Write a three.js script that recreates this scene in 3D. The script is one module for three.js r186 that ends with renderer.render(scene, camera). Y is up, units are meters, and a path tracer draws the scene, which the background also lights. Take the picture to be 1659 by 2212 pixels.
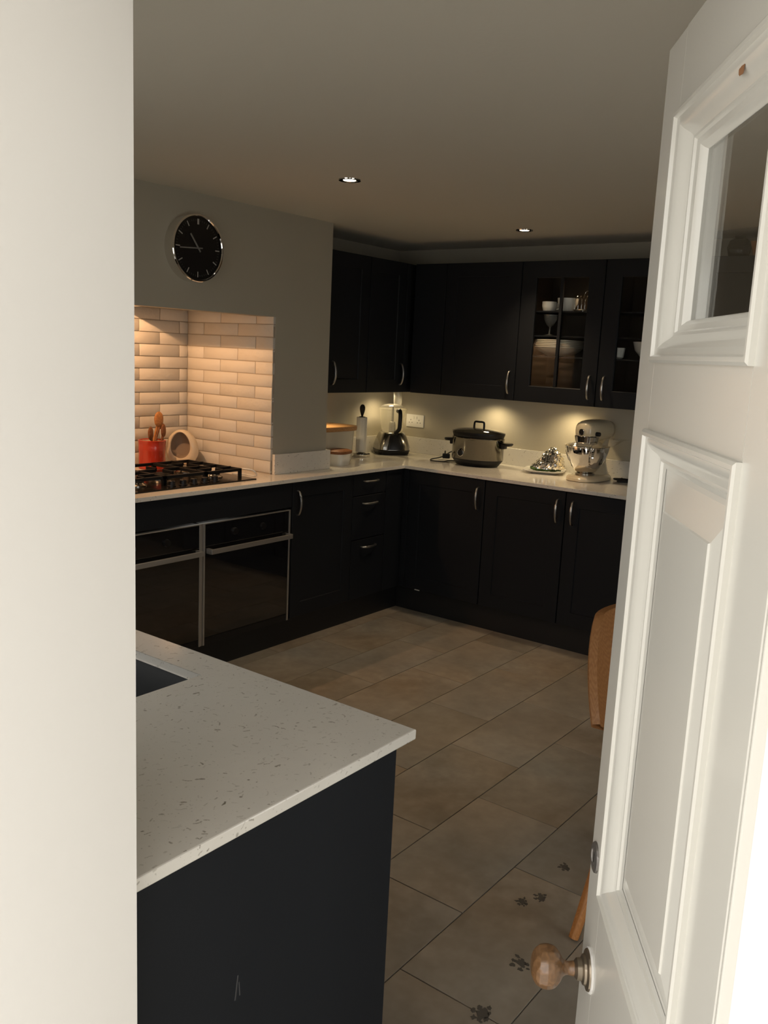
import * as THREE from 'three';
import { RoundedBoxGeometry } from 'three/addons/geometries/RoundedBoxGeometry.js';
import { mergeGeometries, toCreasedNormals } from 'three/addons/utils/BufferGeometryUtils.js';
import { ImprovedNoise } from 'three/addons/math/ImprovedNoise.js';

// ------------------------------------------------------------------ camera, sky, exposure
const scene = new THREE.Scene();
const camera = new THREE.PerspectiveCamera(60.57, 1659 / 2212, 0.02, 60);
camera.position.set(-4.286, 1.573, 3.067);
camera.quaternion.setFromRotationMatrix(new THREE.Matrix4().makeBasis(
  new THREE.Vector3(0.605419, 0.04665, 0.794539), new THREE.Vector3(0.11447, 0.982798, -0.144927), new THREE.Vector3(-0.787632, 0.178693, 0.589664)));
scene.background = new THREE.Color().setRGB(2.7, 2.63, 2.52);          // even overcast sky
const renderer = new THREE.WebGLRenderer({ antialias: true });
renderer.toneMapping = THREE.LinearToneMapping;
renderer.toneMappingExposure = 1.0;
renderer.shadowMap.enabled = true;
const DOWN = { color: [1, 0.74, 0.46], power: 2.2 }, PUCK = { color: [1, 0.78, 0.45], power: 0.42 }, HOOD = { color: [1, 0.55, 0.27], power: 1.9 }, CABINET = { color: [1, 0.68, 0.36], power: 0.3 };

// ------------------------------------------------------------------ helpers
function rng(s) { return () => { s |= 0; s = s + 0x6D2B79F5 | 0; let t = Math.imul(s ^ s >>> 15, 1 | s); t = t + Math.imul(t ^ t >>> 7, 61 | t) ^ t; return ((t ^ t >>> 14) >>> 0) / 4294967296; }; }
const R = rng(77), noise = new ImprovedNoise(), V = (x, y, z) => new THREE.Vector3(x, y, z);
const used = {};
function numbered(n) { used[n] = (used[n] || 0) + 1; return used[n] === 1 ? n : n + '_' + String(used[n] - 1).padStart(3, '0'); }
function clean(g) {
  if (g.index) g = g.toNonIndexed();
  for (const k of Object.keys(g.attributes)) if (!['position', 'normal', 'uv'].includes(k)) g.deleteAttribute(k);
  if (!g.attributes.normal) g.computeVertexNormals();
  if (!g.attributes.uv) g.setAttribute('uv', new THREE.BufferAttribute(new Float32Array(g.attributes.position.count * 2), 2));
  return g;
}
function join(list) { return Array.isArray(list) ? (list.length === 1 ? clean(list[0]) : mergeGeometries(list.map(clean))) : clean(list); }
function metric(g, ox = 0, oy = 0) {        // uv in metres, by the way each corner faces
  const p = g.attributes.position, n = g.attributes.normal, u = g.attributes.uv;
  for (let i = 0; i < p.count; i++) {
    const ax = Math.abs(n.getX(i)), ay = Math.abs(n.getY(i)), az = Math.abs(n.getZ(i));
    if (ay >= ax && ay >= az) u.setXY(i, p.getX(i) + ox, p.getZ(i) + oy);
    else if (ax >= az) u.setXY(i, p.getZ(i) + ox, p.getY(i) + oy);
    else u.setXY(i, p.getX(i) + ox, p.getY(i) + oy);
  }
  return g;
}
function obj(name, geos, mat, parent) {
  const m = new THREE.Mesh(metric(join(geos)), mat);
  m.name = parent ? name : numbered(name); m.castShadow = m.receiveShadow = true;
  (parent || scene).add(m); return m;
}
function struct(name, geos, mat) { const m = obj(name, geos, mat); m.userData.kind = 'structure'; return m; }
function tag(o, label, category, group) { o.userData.label = label; o.userData.category = category; if (group) o.userData.group = group; return o; }
function thing(name, label, category, pos = [0, 0, 0], turn = 0, group) {
  const g = new THREE.Group(); g.name = numbered(name); g.position.set(...pos); g.rotation.y = turn; scene.add(g); return tag(g, label, category, group);
}
function bx(x0, x1, y0, y1, z0, z1, b = 0) {
  const w = x1 - x0, h = y1 - y0, d = z1 - z0;
  const g = b ? new RoundedBoxGeometry(w, h, d, 2, b) : new THREE.BoxGeometry(w, h, d);
  return g.translate((x0 + x1) / 2, (y0 + y1) / 2, (z0 + z1) / 2);
}
function cyl(rt, rb, h, x = 0, y = 0, z = 0, seg = 36) { return new THREE.CylinderGeometry(rt, rb, h, seg).translate(x, y + h / 2, z); }
function lathe(pts, seg = 48) { return toCreasedNormals(new THREE.LatheGeometry(pts.map(p => new THREE.Vector2(p[0], p[1])), seg).toNonIndexed(), 0.6); }
function turned(pts, n = 44, seg = 48) { const c = new THREE.CatmullRomCurve3(pts.map(p => V(p[0], p[1], 0)), false, 'centripetal').getPoints(n); return lathe(c.map(p => [Math.max(0, p.x), p.y]), seg); }
function grid(rows, closedU = true, crease = 0.7) {      // rows of points -> skin
  const pos = [], n = rows[0].length;
  for (let i = 0; i + 1 < rows.length; i++) for (let j = 0; j < (closedU ? n : n - 1); j++) {
    const k = (j + 1) % n, a = rows[i][j], b = rows[i][k], c = rows[i + 1][k], d = rows[i + 1][j];
    pos.push(...a, ...b, ...c, ...a, ...c, ...d);
  }
  const g = new THREE.BufferGeometry(); g.setAttribute('position', new THREE.Float32BufferAttribute(pos, 3));
  g.computeVertexNormals(); return clean(crease ? toCreasedNormals(g, crease) : g);
}
// rings of a rounded outline stacked upwards: [y, half width x, half depth z, squareness, dx, dz]
function loft(rs, seg = 40, crease = 0.7) {
  const rows = rs.map(([y, a, b, n = 2, dx = 0, dz = 0]) => Array.from({ length: seg }, (_, i) => {
    const t = -i / seg * Math.PI * 2, c = Math.cos(t), s = Math.sin(t);
    return [dx + a * Math.sign(c) * Math.abs(c) ** (2 / n), y, dz + b * Math.sign(s) * Math.abs(s) ** (2 / n)];
  })).map(r => r);
  const f = rs[0], l = rs[rs.length - 1];
  rows.unshift(rows[0].map(() => [f[4] || 0, f[0], f[5] || 0])); rows.push(rows[rows.length - 1].map(() => [l[4] || 0, l[0], l[5] || 0]));
  return grid(rows, true, crease);
}
// a round bar along a smooth curve, radius r(t)
function rope(pts, r, n = 24, seg = 10, closed = false, flat = 1) {
  const c = new THREE.CatmullRomCurve3(pts.map(p => V(...p)), closed, 'centripetal'), fr = c.computeFrenetFrames(n, closed), rows = [];
  for (let i = 0; i <= n; i++) {
    const p = c.getPointAt(i / n), rad = typeof r === 'function' ? r(i / n) : r;
    rows.push(Array.from({ length: seg }, (_, j) => { const a = j / seg * Math.PI * 2; const q = p.clone().addScaledVector(fr.normals[i], Math.cos(a) * rad).addScaledVector(fr.binormals[i], Math.sin(a) * rad * flat); return [q.x, q.y, q.z]; }));
  }
  if (!closed) { const e = q => rows[q].map(() => c.getPointAt(q ? 1 : 0).toArray()); rows.unshift(e(0)); rows.push(rows[rows.length - 1].map(() => c.getPointAt(1).toArray())); }
  return grid(rows, true, 1.2);
}
function bar(a, b, w, h = w) {              // a square bar from a to b
  const A = V(...a), B = V(...b), g = new THREE.BoxGeometry(w, h, A.distanceTo(B));
  g.applyQuaternion(new THREE.Quaternion().setFromUnitVectors(V(0, 0, 1), B.clone().sub(A).normalize()));
  return g.translate((A.x + B.x) / 2, (A.y + B.y) / 2, (A.z + B.z) / 2);
}
// mitred frame in the xy plane: profile of [inset, z]; fill closes the middle
function mitred(x0, y0, x1, y1, prof, fill = true, crease = 0.6) {
  const rows = prof.map(([i, w]) => [[x0 + i, y0 + i, w], [x1 - i, y0 + i, w], [x1 - i, y1 - i, w], [x0 + i, y1 - i, w]]);
  if (fill) { const [i, w] = prof[prof.length - 1]; rows.push(rows[rows.length - 1].map(() => [(x0 + x1) / 2, (y0 + y1) / 2, w])); }
  return grid(rows, true, crease);
}
function blob(r, amp, freq, sx, sy, sz, seed, flat = false, detail = 4) {
  const g = clean(new THREE.IcosahedronGeometry(r, detail)), p = g.attributes.position;
  for (let i = 0; i < p.count; i++) {
    const v = V(p.getX(i), p.getY(i), p.getZ(i)), k = 1 + amp * noise.noise(v.x / r * freq + seed, v.y / r * freq, v.z / r * freq) + amp * 0.6 * noise.noise(v.x / r * freq * 2.3 + seed, v.y / r * freq * 2.3, v.z / r * freq * 2.3 + 9);
    p.setXYZ(i, v.x * k * sx, v.y * k * sy, v.z * k * sz);
  }
  g.computeVertexNormals(); return flat ? g : toCreasedNormals(g, 1.0);
}

// ------------------------------------------------------------------ textures (even, without light or shade)
function tex(n, metres, fn, srgb = true) {
  const d = new Uint8Array(n * n * 4);
  for (let y = 0; y < n; y++) for (let x = 0; x < n; x++) { const c = fn(x / n, y / n, x, y); d.set([...c.map(v => Math.max(0, Math.min(255, Math.round(v)))), 255].slice(0, 4), (y * n + x) * 4); }
  const t = new THREE.DataTexture(d, n, n); t.wrapS = t.wrapT = THREE.RepeatWrapping; t.magFilter = THREE.LinearFilter; t.minFilter = THREE.LinearMipmapLinearFilter; t.generateMipmaps = true;
  t.repeat.set(1 / metres, 1 / metres); if (srgb) t.colorSpace = THREE.SRGBColorSpace; t.needsUpdate = true; return t;
}
function fbm(u, v, f, oct, seed) {          // tiles over the unit square
  let s = 0, a = 1, t = 0;
  for (let o = 0; o < oct; o++) {
    const F = f * 2 ** o, w = (x, y) => noise.noise(x * F + seed, y * F + seed * 1.7, seed + o * 7.3), bu = u, bv = v;
    s += a * (w(u, v) * (1 - bu) * (1 - bv) + w(u - 1, v) * bu * (1 - bv) + w(u, v - 1) * (1 - bu) * bv + w(u - 1, v - 1) * bu * bv); t += a; a *= 0.55;
  }
  return s / t * 1.6;
}
const quartzField = (() => {                // grey flecks and short veins in pale quartz
  const n = 1024, a = new Float32Array(n * n), r = rng(5);
  const dab = (x, y, rad, k) => { const R0 = Math.ceil(rad + 1); for (let j = -R0; j <= R0; j++) for (let i = -R0; i <= R0; i++) { const d = Math.hypot(i, j); if (d < rad + .7) { const q = ((Math.round(y) + j + n) % n) * n + (Math.round(x) + i + n) % n; a[q] = Math.max(a[q], k * Math.min(1, rad + .7 - d)); } } };
  for (let i = 0; i < 1500; i++) {
    let x = r() * n, y = r() * n, ang = .5 + (r() - .5) * 2.2, len = 1 + r() * r() * 20, k = .2 + r() * r() * .9, rad = .6 + r() * r() * 3.2, bend = (r() - .5) * .12;
    for (let s = 0; s < len; s++) { dab(x, y, rad * (0.5 + 0.5 * Math.abs(noise.noise(s * .4, i, 1)) * 2), k * (.55 + .45 * r())); ang += bend + (r() - .5) * .5; x += Math.cos(ang); y += Math.sin(ang); }
  }
  for (let i = 0; i < 2600; i++) dab(r() * n, r() * n, r() * 1.1, .1 + r() * .35);
  return a;
})();
const T = {};
T.quartz = tex(1024, 0.8, (u, v, x, y) => { const k = quartzField[y * 1024 + x], m = fbm(u, v, 5, 3, 3.3) * 5; return [222 + m - k * 105, 218 + m - k * 108, 210 + m - k * 112]; });
T.tile = tex(512, 1.3, (u, v) => { const m = fbm(u, v, 4, 5, 12.1) * 30 + fbm(u, v, 24, 3, 4.4) * 16, w = fbm(u, v, 3, 2, 40) * 8; return [143 + m + w, 136 + m, 125 + m - w]; });
T.tileB = tex(512, 1.3, (u, v) => { const m = fbm(u, v, 20, 4, 2.2) * 60 + 128; return [m, m, m]; }, false);
T.plaster = tex(512, 0.5, (u, v) => { const m = 128 + fbm(u, v, 30, 3, 7.7) * 90; return [m, m, m]; }, false);
T.wood = tex(512, 0.25, (u, v) => { const g = fbm(u, v * 0.12, 10, 3, 5.5), s = Math.sin((v * 14 + g * 2.6) * 6.28) * 8, m = fbm(u, v, 40, 2, 8) * 10; return [178 + s + m, 122 + s + m * .8, 70 + s * .8 + m * .6]; });
T.knobWood = tex(256, 0.12, (u, v) => { const g = fbm(u, v, 6, 3, 5.9), s = Math.sin((v * 6 + g * 2) * 6.28) * 9; return [120 + s, 88 + s * .8, 58 + s * .6]; });
T.brickB = tex(512, 0.4, (u, v) => { const m = 128 + fbm(u, v, 9, 5, 17) * 120; return [m, m, m]; }, false);
T.steel = tex(256, 0.2, (u, v) => { const m = 150 + fbm(u, v * .02, 60, 2, 3) * 60; return [m, m, m]; }, false);
T.cab = tex(256, 0.3, (u, v) => { const m = 128 + fbm(u, v, 40, 2, 6) * 70; return [m, m, m]; }, false);
T.wicker = tex(128, 0.03, (u, v) => { const m = Math.sin(u * 25.1) * Math.sin(v * 25.1) * 26; return [150 + m, 100 + m, 52 + m]; });

// ------------------------------------------------------------------ materials
const lin = (r, g, b) => new THREE.Color().setRGB(r, g, b);
const std = (c, rough, o = {}) => new THREE.MeshStandardMaterial({ color: lin(...c), roughness: rough, ...o });
const phys = (c, rough, o = {}) => new THREE.MeshPhysicalMaterial({ color: lin(...c), roughness: rough, ...o });
const M = {
  wall: std([.44, .405, .325], .85, { bumpMap: T.plaster, bumpScale: .0006 }),
  ceiling: std([.74, .70, .605], .9, { bumpMap: T.plaster, bumpScale: .0006 }),
  white: std([.72, .70, .665], .6, { bumpMap: T.plaster, bumpScale: .0003 }),
  render: std([.7, .68, .63], .9, { bumpMap: T.plaster, bumpScale: .001 }),
  paving: std([.68, .66, .62], .9, { bumpMap: T.tileB, bumpScale: .001 }),
  gloss: phys([.68, .665, .61], .32, { clearcoat: .5, clearcoatRoughness: .12 }),
  navy: phys([.0098, .0115, .0148], .55, { specularIntensity: .45, bumpMap: T.cab, bumpScale: .0001 }),
  carcass: phys([.008, .009, .012], .55, { specularIntensity: .45 }),
  interior: std([.035, .022, .012], .6),
  plinth: std([.008, .009, .011], .5),
  quartz: std([1, 1, 1], .13, { map: T.quartz }),
  grout: std([.13, .115, .095], .95),
  brick: std([.66, .63, .57], .62, { bumpMap: T.brickB, bumpScale: .003 }),
  brick2: std([.63, .6, .54], .66, { bumpMap: T.brickB, bumpScale: .0035 }),
  mortar: std([.42, .37, .3], .9),
  steel: std([.4, .385, .35], .2, { metalness: 1 }),
  bodySteel: std([.2, .19, .165], .12, { metalness: 1 }),
  brushed: std([.55, .54, .52], .5, { metalness: 1 }),
  handle: std([.5, .49, .47], .34, { metalness: 1 }),
  chrome: std([.82, .8, .77], .06, { metalness: 1 }),
  foil: std([.9, .89, .87], .14, { metalness: 1 }),
  blackGlass: phys([.006, .006, .007], .05, { clearcoat: 1, clearcoatRoughness: .03 }),
  hobGlass: phys([.012, .011, .01], .16, { specularIntensity: .5 }),
  black: phys([.01, .01, .011], .35, { specularIntensity: .6 }),
  iron: phys([.01, .01, .011], .55, { specularIntensity: .5 }),
  rubber: std([.015, .015, .016], .7),
  glass: phys([.96, .97, .97], .02, { transmission: 1, thickness: 0, ior: 1.45 }),
  cabGlass: phys([.96, .97, .97], .02, { transmission: 1, thickness: 0, ior: 1.45, specularIntensity: .35 }),
  clear: phys([.93, .92, .88], .09, { transmission: .9, thickness: 0, ior: 1.4 }),
  smoke: phys([.18, .17, .15], .06, { transmission: .85, thickness: 0, ior: 1.4 }),
  cream: phys([.8, .69, .48], .2, { clearcoat: .6, clearcoatRoughness: .05 }),
  creamStone: phys([.72, .62, .46], .35, { clearcoat: .3 }),
  china: phys([.78, .77, .73], .18, { clearcoat: .5 }),
  enamel: phys([.6, .56, .46], .3, { clearcoat: .3 }),
  paper: std([.76, .73, .66], .95),
  plastic: std([.75, .74, .7], .35),
  greyPlastic: std([.3, .29, .26], .4),
  red: phys([.52, .045, .02], .25, { clearcoat: .6 }),
  redIn: phys([.7, .6, .45], .3),
  wood: std([1.1, 1.06, 1.0], .5, { map: T.wood }),
  chairWood: std([.72, .74, .78], .5, { map: T.wood }),
  paleWood: std([1.0, 1.2, 1.5], .4, { map: T.wood }),
  darkWood: std([.45, .36, .3], .55, { map: T.wood }),
  knobWood: phys([1, 1, 1], .3, { map: T.knobWood, clearcoat: .5, clearcoatRoughness: .15 }),
  brass: std([.3, .25, .19], .38, { metalness: .9 }),
  lockSteel: std([.28, .265, .25], .45, { metalness: .8 }),
  leaf: std([.05, .11, .02], .6),
  sink: std([.035, .037, .04], .45),
  mud: std([.085, .075, .06], .95),
  bare: std([.3, .14, .06], .9),
  wicker: std([1, 1, 1], .8, { map: T.wicker }),
  mark: std([.5, .49, .46], .5),
  tileA: [0, 1, 2].map(k => std([[1, 1, 1], [.93, .93, .92], [1.05, 1.03, 1]][k], .42, { map: T.tile, bumpMap: T.tileB, bumpScale: .0005 })),
};
function glow(c, k) { return new THREE.MeshStandardMaterial({ color: 0x000000, emissive: lin(...c), emissiveIntensity: k, roughness: 1 }); }
function spot(c, power, pos, to, angle, pen, rad) {
  const l = new THREE.SpotLight(lin(...c), power, 0, angle, pen, 2); l.position.set(...pos); l.target.position.set(...to); l.castShadow = true; l.shadow.radius = rad; l.shadow.mapSize.set(1024, 1024); l.shadow.bias = -.002;
  scene.add(l, l.target); return l;
}

// ------------------------------------------------------------------ room shell
const TOP = .91, TH = .02, CEIL = 2.25, WX = .635, WZ = -.585, LX = -3.69, OX = -3.99, FZ = 4.1;      // ceiling, mixer wall, oven wall, outer wall in/out, far side
const JZ0 = 2.278, JZ1 = 3.0075, HEAD = 1.955;                                     // doorway
const WIN = { z0: .4, z1: 1.7, y0: 1.08, y1: 1.95 };                            // window over the sink
const floor = struct('floor', bx(OX + .02, WX + .2, -.2, -.004, -1.1, FZ + .2), M.grout);
{
  const rows = []; for (let z = .022; z < FZ; z += .3175) rows.push(z);
  const L = .61, tileGeo = [0, 1, 2, 3, 4, 5].map(k => { const g = join(bx(-L / 2 + .0016, L / 2 - .0016, -.012, 0, -.3175 / 2 + .0016, .3175 / 2 - .0016, .0012)); return metric(g, k * .37, k * .53); });
  const zs = [-.2955, ...rows];
  zs.forEach((z, i) => {
    const off = (i % 2) ? -.16 : .145;                                           // joints half a tile apart from row to row
    for (let k = -7; k < 2; k++) {
      const x = off + k * L, x0 = Math.max(x, LX + .002), x1 = Math.min(x + L, .12);
      if (x1 - x0 < .03) continue;
      const m = new THREE.Mesh(tileGeo[(i * 5 + k * 7 + 98) % 6], M.tileA[(i * 3 + k * 5 + 70) % 3]);
      if (x1 - x0 < L - .01) m.geometry = metric(join(bx(-(x1 - x0) / 2 + .0016, (x1 - x0) / 2 - .0016, -.012, 0, -.3175 / 2 + .0016, .3175 / 2 - .0016, .0012)), k, i);
      m.name = 'tile'; m.position.set((x0 + x1) / 2, (R() - .5) * .0004, z + .3175 / 2); m.castShadow = m.receiveShadow = true; floor.add(m);
    }
  });
}
struct('ceiling', bx(OX, WX + .2, CEIL, CEIL + .2, -1.1, FZ + .2), M.ceiling);
struct('wall_right', bx(WX, WX + .2, 0, CEIL, -1.1, FZ + .2), M.wall);
const CX = -.531, RX = -.954, RL = -2.05, CL = -2.5, CZ = -.178, RZ = -.86, RT = 1.727;   // chimney breast and its recess
struct('wall_back', [bx(CX - .01, WX, 0, CEIL, -1.1, WZ), bx(LX, CL + .01, 0, CEIL, -1.1, WZ)], M.wall);
struct('wall_chimney', [bx(RL, RX, RT, CEIL, CZ - .1, CZ), bx(RL, RX, 1.885, CEIL, -1.1, CZ - .1)], M.wall);
struct('wall_pier', bx(RX, CX, TOP + .0005, CEIL, -1.1, CZ), M.wall);
struct('wall_pier', bx(CL, RL, TOP + .0005, CEIL, -1.1, CZ), M.wall);
struct('wall_recess_back', bx(RL, RX, 0, 1.885, -1.1, RZ - .012), M.wall);
const PAT = { x0: -2.9, x1: -1.5, y0: .2, y1: 1.95 };                               // glazed garden door in the far side, outside the view
struct('wall_front', [bx(OX, PAT.x0, 0, CEIL, FZ, FZ + .2), bx(PAT.x1, WX + .2, 0, CEIL, FZ, FZ + .2), bx(PAT.x0, PAT.x1, 0, PAT.y0, FZ, FZ + .2), bx(PAT.x0, PAT.x1, PAT.y1, CEIL, FZ, FZ + .2)], M.wall);
struct('wall_left', [bx(OX, LX, -.2, CEIL, -1.1, WIN.z0), bx(OX, LX, -.2, WIN.y0, WIN.z0, WIN.z1), bx(OX, LX, WIN.y1, CEIL, WIN.z0, WIN.z1), bx(OX, LX, -.2, CEIL, WIN.z1, JZ0), bx(OX, LX, HEAD, CEIL, JZ0, JZ1), bx(OX, LX, -.2, CEIL, JZ1, FZ + .2)], M.white);
struct('roof', bx(OX - .25, WX + .4, CEIL + .2, CEIL + .35, -1.3, FZ + .4), M.render);
struct('porch_canopy', bx(OX - .6, OX, 2.1, 2.16, 1.9, 3.45), M.render);
struct('ground', bx(-16, OX, -.35, -.12, -10, 14), M.paving);
struct('door_sill', bx(OX - .05, LX + .05, -.12, .003, JZ0 + .002, JZ1 - .002), M.quartz);
{ // glazed garden door on the far side of the room
  const w = new THREE.Group(); w.name = 'window_2'; w.userData = { kind: 'structure', label: 'white framed full height garden window' }; scene.add(w);
  const f = .06, z0 = FZ + .1, z1 = FZ + .16, mid = (PAT.x0 + PAT.x1) / 2;
  obj('window_frame', [bx(PAT.x0, PAT.x1, PAT.y0, PAT.y0 + f, z0, z1), bx(PAT.x0, PAT.x1, PAT.y1 - f, PAT.y1, z0, z1), bx(PAT.x0, PAT.x0 + f, PAT.y0, PAT.y1, z0, z1), bx(PAT.x1 - f, PAT.x1, PAT.y0, PAT.y1, z0, z1), bx(mid - .03, mid + .03, PAT.y0, PAT.y1, z0, z1)], M.gloss, w);
  for (const [a, b] of [[PAT.x0 + f, mid - .03], [mid + .03, PAT.x1 - f]]) obj('pane', bx(a, b, PAT.y0 + f, PAT.y1 - f, z0 + .027, z0 + .033), M.glass, w);
}
struct('lawn', bx(OX, 6, -.35, -.14, FZ + .2, 16), M.paving);
{ // window over the sink
  const w = new THREE.Group(); w.name = 'window_1'; w.userData = { kind: 'structure', label: 'white framed casement window over the sink' }; scene.add(w);
  const x0 = -3.9, x1 = -3.84, f = .05, mid = (WIN.z0 + WIN.z1) / 2;
  obj('window_frame', [bx(x0, x1, WIN.y0, WIN.y0 + f, WIN.z0, WIN.z1), bx(x0, x1, WIN.y1 - f, WIN.y1, WIN.z0, WIN.z1), bx(x0, x1, WIN.y0, WIN.y1, WIN.z0, WIN.z0 + f), bx(x0, x1, WIN.y0, WIN.y1, WIN.z1 - f, WIN.z1), bx(x0, x1, WIN.y0, WIN.y1, mid - .03, mid + .03)], M.gloss, w);
  for (const [a, b] of [[WIN.z0 + f, mid - .03], [mid + .03, WIN.z1 - f]]) obj('pane', bx(-3.873, -3.867, WIN.y0 + f, WIN.y1 - f, a, b), M.glass, w);
}
// painted brick slips lining the recess, every one a piece of its wall
{
  const liner = new THREE.Group(); liner.name = 'wall_recess'; liner.userData = { kind: 'structure', label: 'cream painted brick lining of the cooker recess' }; scene.add(liner);
  obj('mortar_bed', [bx(RL, RX, .895, 1.884, RZ - .012, RZ + .0075), bx(RX - .0132, RX + .0, TOP, 1.884, RZ, CZ - .004), bx(RL, RL + .0132, TOP, 1.884, RZ, CZ - .004)], M.mortar, liner);
  const H = .0645, P = .27, cache = {};
  const slip = (len, v) => cache[len.toFixed(3) + v] ||= (() => {
    const nx = Math.max(2, Math.round(len / .02)), g = clean(new RoundedBoxGeometry(len - .0035, H - .004, .016, 2, .0022)), p = g.attributes.position;
    for (let i = 0; i < p.count; i++) { const x = p.getX(i), y = p.getY(i), s = v * 13.7; p.setXYZ(i, x + noise.noise(y * 40 + s, x * 20, 2) * .0022, y + noise.noise(x * 22 + s, y * 30, 5) * .0026, p.getZ(i) + (p.getZ(i) > 0 ? noise.noise(x * 18 + s, y * 25, 8) * .003 : 0)); }
    g.computeVertexNormals(); return metric(toCreasedNormals(g, .9), v * .31, v * .17);
  })();
  const put = (len, v, x, y, z, ry) => { const m = new THREE.Mesh(slip(len, v), v % 3 ? M.brick : M.brick2); m.name = 'brick'; m.position.set(x, y, z); m.rotation.y = ry; m.castShadow = m.receiveShadow = true; liner.add(m); };
  const rows = Math.ceil((1.808 - .915) / H);
  for (let r = 0; r < rows; r++) {
    const y = .915 + (r + .5) * H, A = r % 2 === 0;
    let a = RX - .012; let cuts = A ? .195 : .061;                                // back wall, from the right corner leftwards
    for (let x = a; x > RL + .02;) { const w = Math.min(cuts, x - RL - .004); put(w, Math.floor(R() * 6), x - w / 2, y, RZ + .004 + R() * .002, 0); x -= w; cuts = P; }
    for (const side of [1, -1]) {
      let z = RZ + .012, w0 = A ? P : P / 2;
      while (z < CZ - .012) { const w = Math.min(w0, CZ - .002 - z); put(w, Math.floor(R() * 6), side > 0 ? RX - .0075 : RL + .0075, y, z + w / 2, side > 0 ? -Math.PI / 2 : Math.PI / 2); z += w; w0 = P; }
    }
  }
}

// ------------------------------------------------------------------ worktops
{
  const t = thing('worktop', 'pale quartz corner worktop running under the hob and along the appliances', 'worktop', [0, 0, 0]);
  const s = new THREE.Shape(); [[CL - .9, 0], [CL - .9, .56], [CL, .56], [CL, .174], [RL, .174], [RL, .85], [RX - .012, .85], [RX - .012, .174], [CX, .174], [CX, .582], [.632, .582], [.632, -2.06], [0, -2.06], [0, 0]].forEach((p, i) => i ? s.lineTo(...p) : s.moveTo(...p));
  const g = new THREE.ExtrudeGeometry(s, { depth: TH - .003, bevelEnabled: true, bevelSize: .0015, bevelThickness: .0015, bevelSegments: 2 }); g.rotateX(-Math.PI / 2).translate(0, TOP - TH + .0015, 0);
  obj('slab', g, M.quartz, t);
  const u = (a) => bx(...a, .002);
  obj('upstand', [u([.615, .634, TOP, 1.017, -.565, 2.06])], M.quartz, t);
  obj('upstand', [u([CX + .02, .615, TOP, 1.017, -.584, -.565])], M.quartz, t);
  obj('upstand', [u([RX - .006, CX + .02, TOP, 1.017, CZ + .001, CZ + .02])], M.quartz, t);
  obj('upstand', [u([CX + .001, CX + .02, TOP, 1.017, -.565, CZ + .001])], M.quartz, t);
}
{
  const t = thing('worktop', 'pale speckled quartz worktop beside the doorway with the sink cut into it', 'worktop');
  const s = new THREE.Shape(); [[-3.688, 0], [-3.056, 0], [-3.056, 2.237], [-3.688, 2.237]].forEach((p, i) => i ? s.lineTo(p[0], -p[1]) : s.moveTo(p[0], -p[1]));
  const h = new THREE.Path(); [[-3.55, 1.02], [-3.143, 1.02], [-3.143, 1.766], [-3.55, 1.766]].forEach((p, i) => i ? h.lineTo(p[0], -p[1]) : h.moveTo(p[0], -p[1])); s.holes.push(h);
  const g = new THREE.ExtrudeGeometry(s, { depth: TH - .005, bevelEnabled: true, bevelSize: .0025, bevelThickness: .0025, bevelSegments: 2 }); g.rotateX(-Math.PI / 2).translate(0, TOP - TH + .0025, 0);
  obj('slab', g, M.quartz, t);
  const k = thing('sink', 'dark grey sink bowl set under the pale worktop beside the doorway', 'sink', [-3.3465, 0, 1.393]);
  obj('bowl', mitred(-.215, -.385, .215, .385, [[-.02, -.022], [.0, -.022], [.004, -.03], [.014, -.19], [.03, -.2]], true).rotateX(-Math.PI / 2).translate(0, TOP, 0), M.sink, k);
  obj('waste', lathe([[0, .7135], [.03, .7135], [.034, .711], [.034, .708]]), M.steel, k);
}

// ------------------------------------------------------------------ kitchen units
const bowGeo = (L = .13) => rope([[0, -L / 2, 0], [0, -L / 2 + .004, .014], [0, -L / 4, .026], [0, 0, .03], [0, L / 4, .026], [0, L / 2 - .004, .014], [0, L / 2, 0]], t => .0042 + .0028 * Math.sin(Math.PI * t), 22, 8);
const HANDLE = join(bowGeo());
function handle(parent, x, y, z, flat = false) { const m = new THREE.Mesh(HANDLE, M.handle); m.name = 'handle'; m.position.set(x, y, z); if (flat) m.rotation.z = Math.PI / 2; m.castShadow = m.receiveShadow = true; parent.add(m); return m; }
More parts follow.
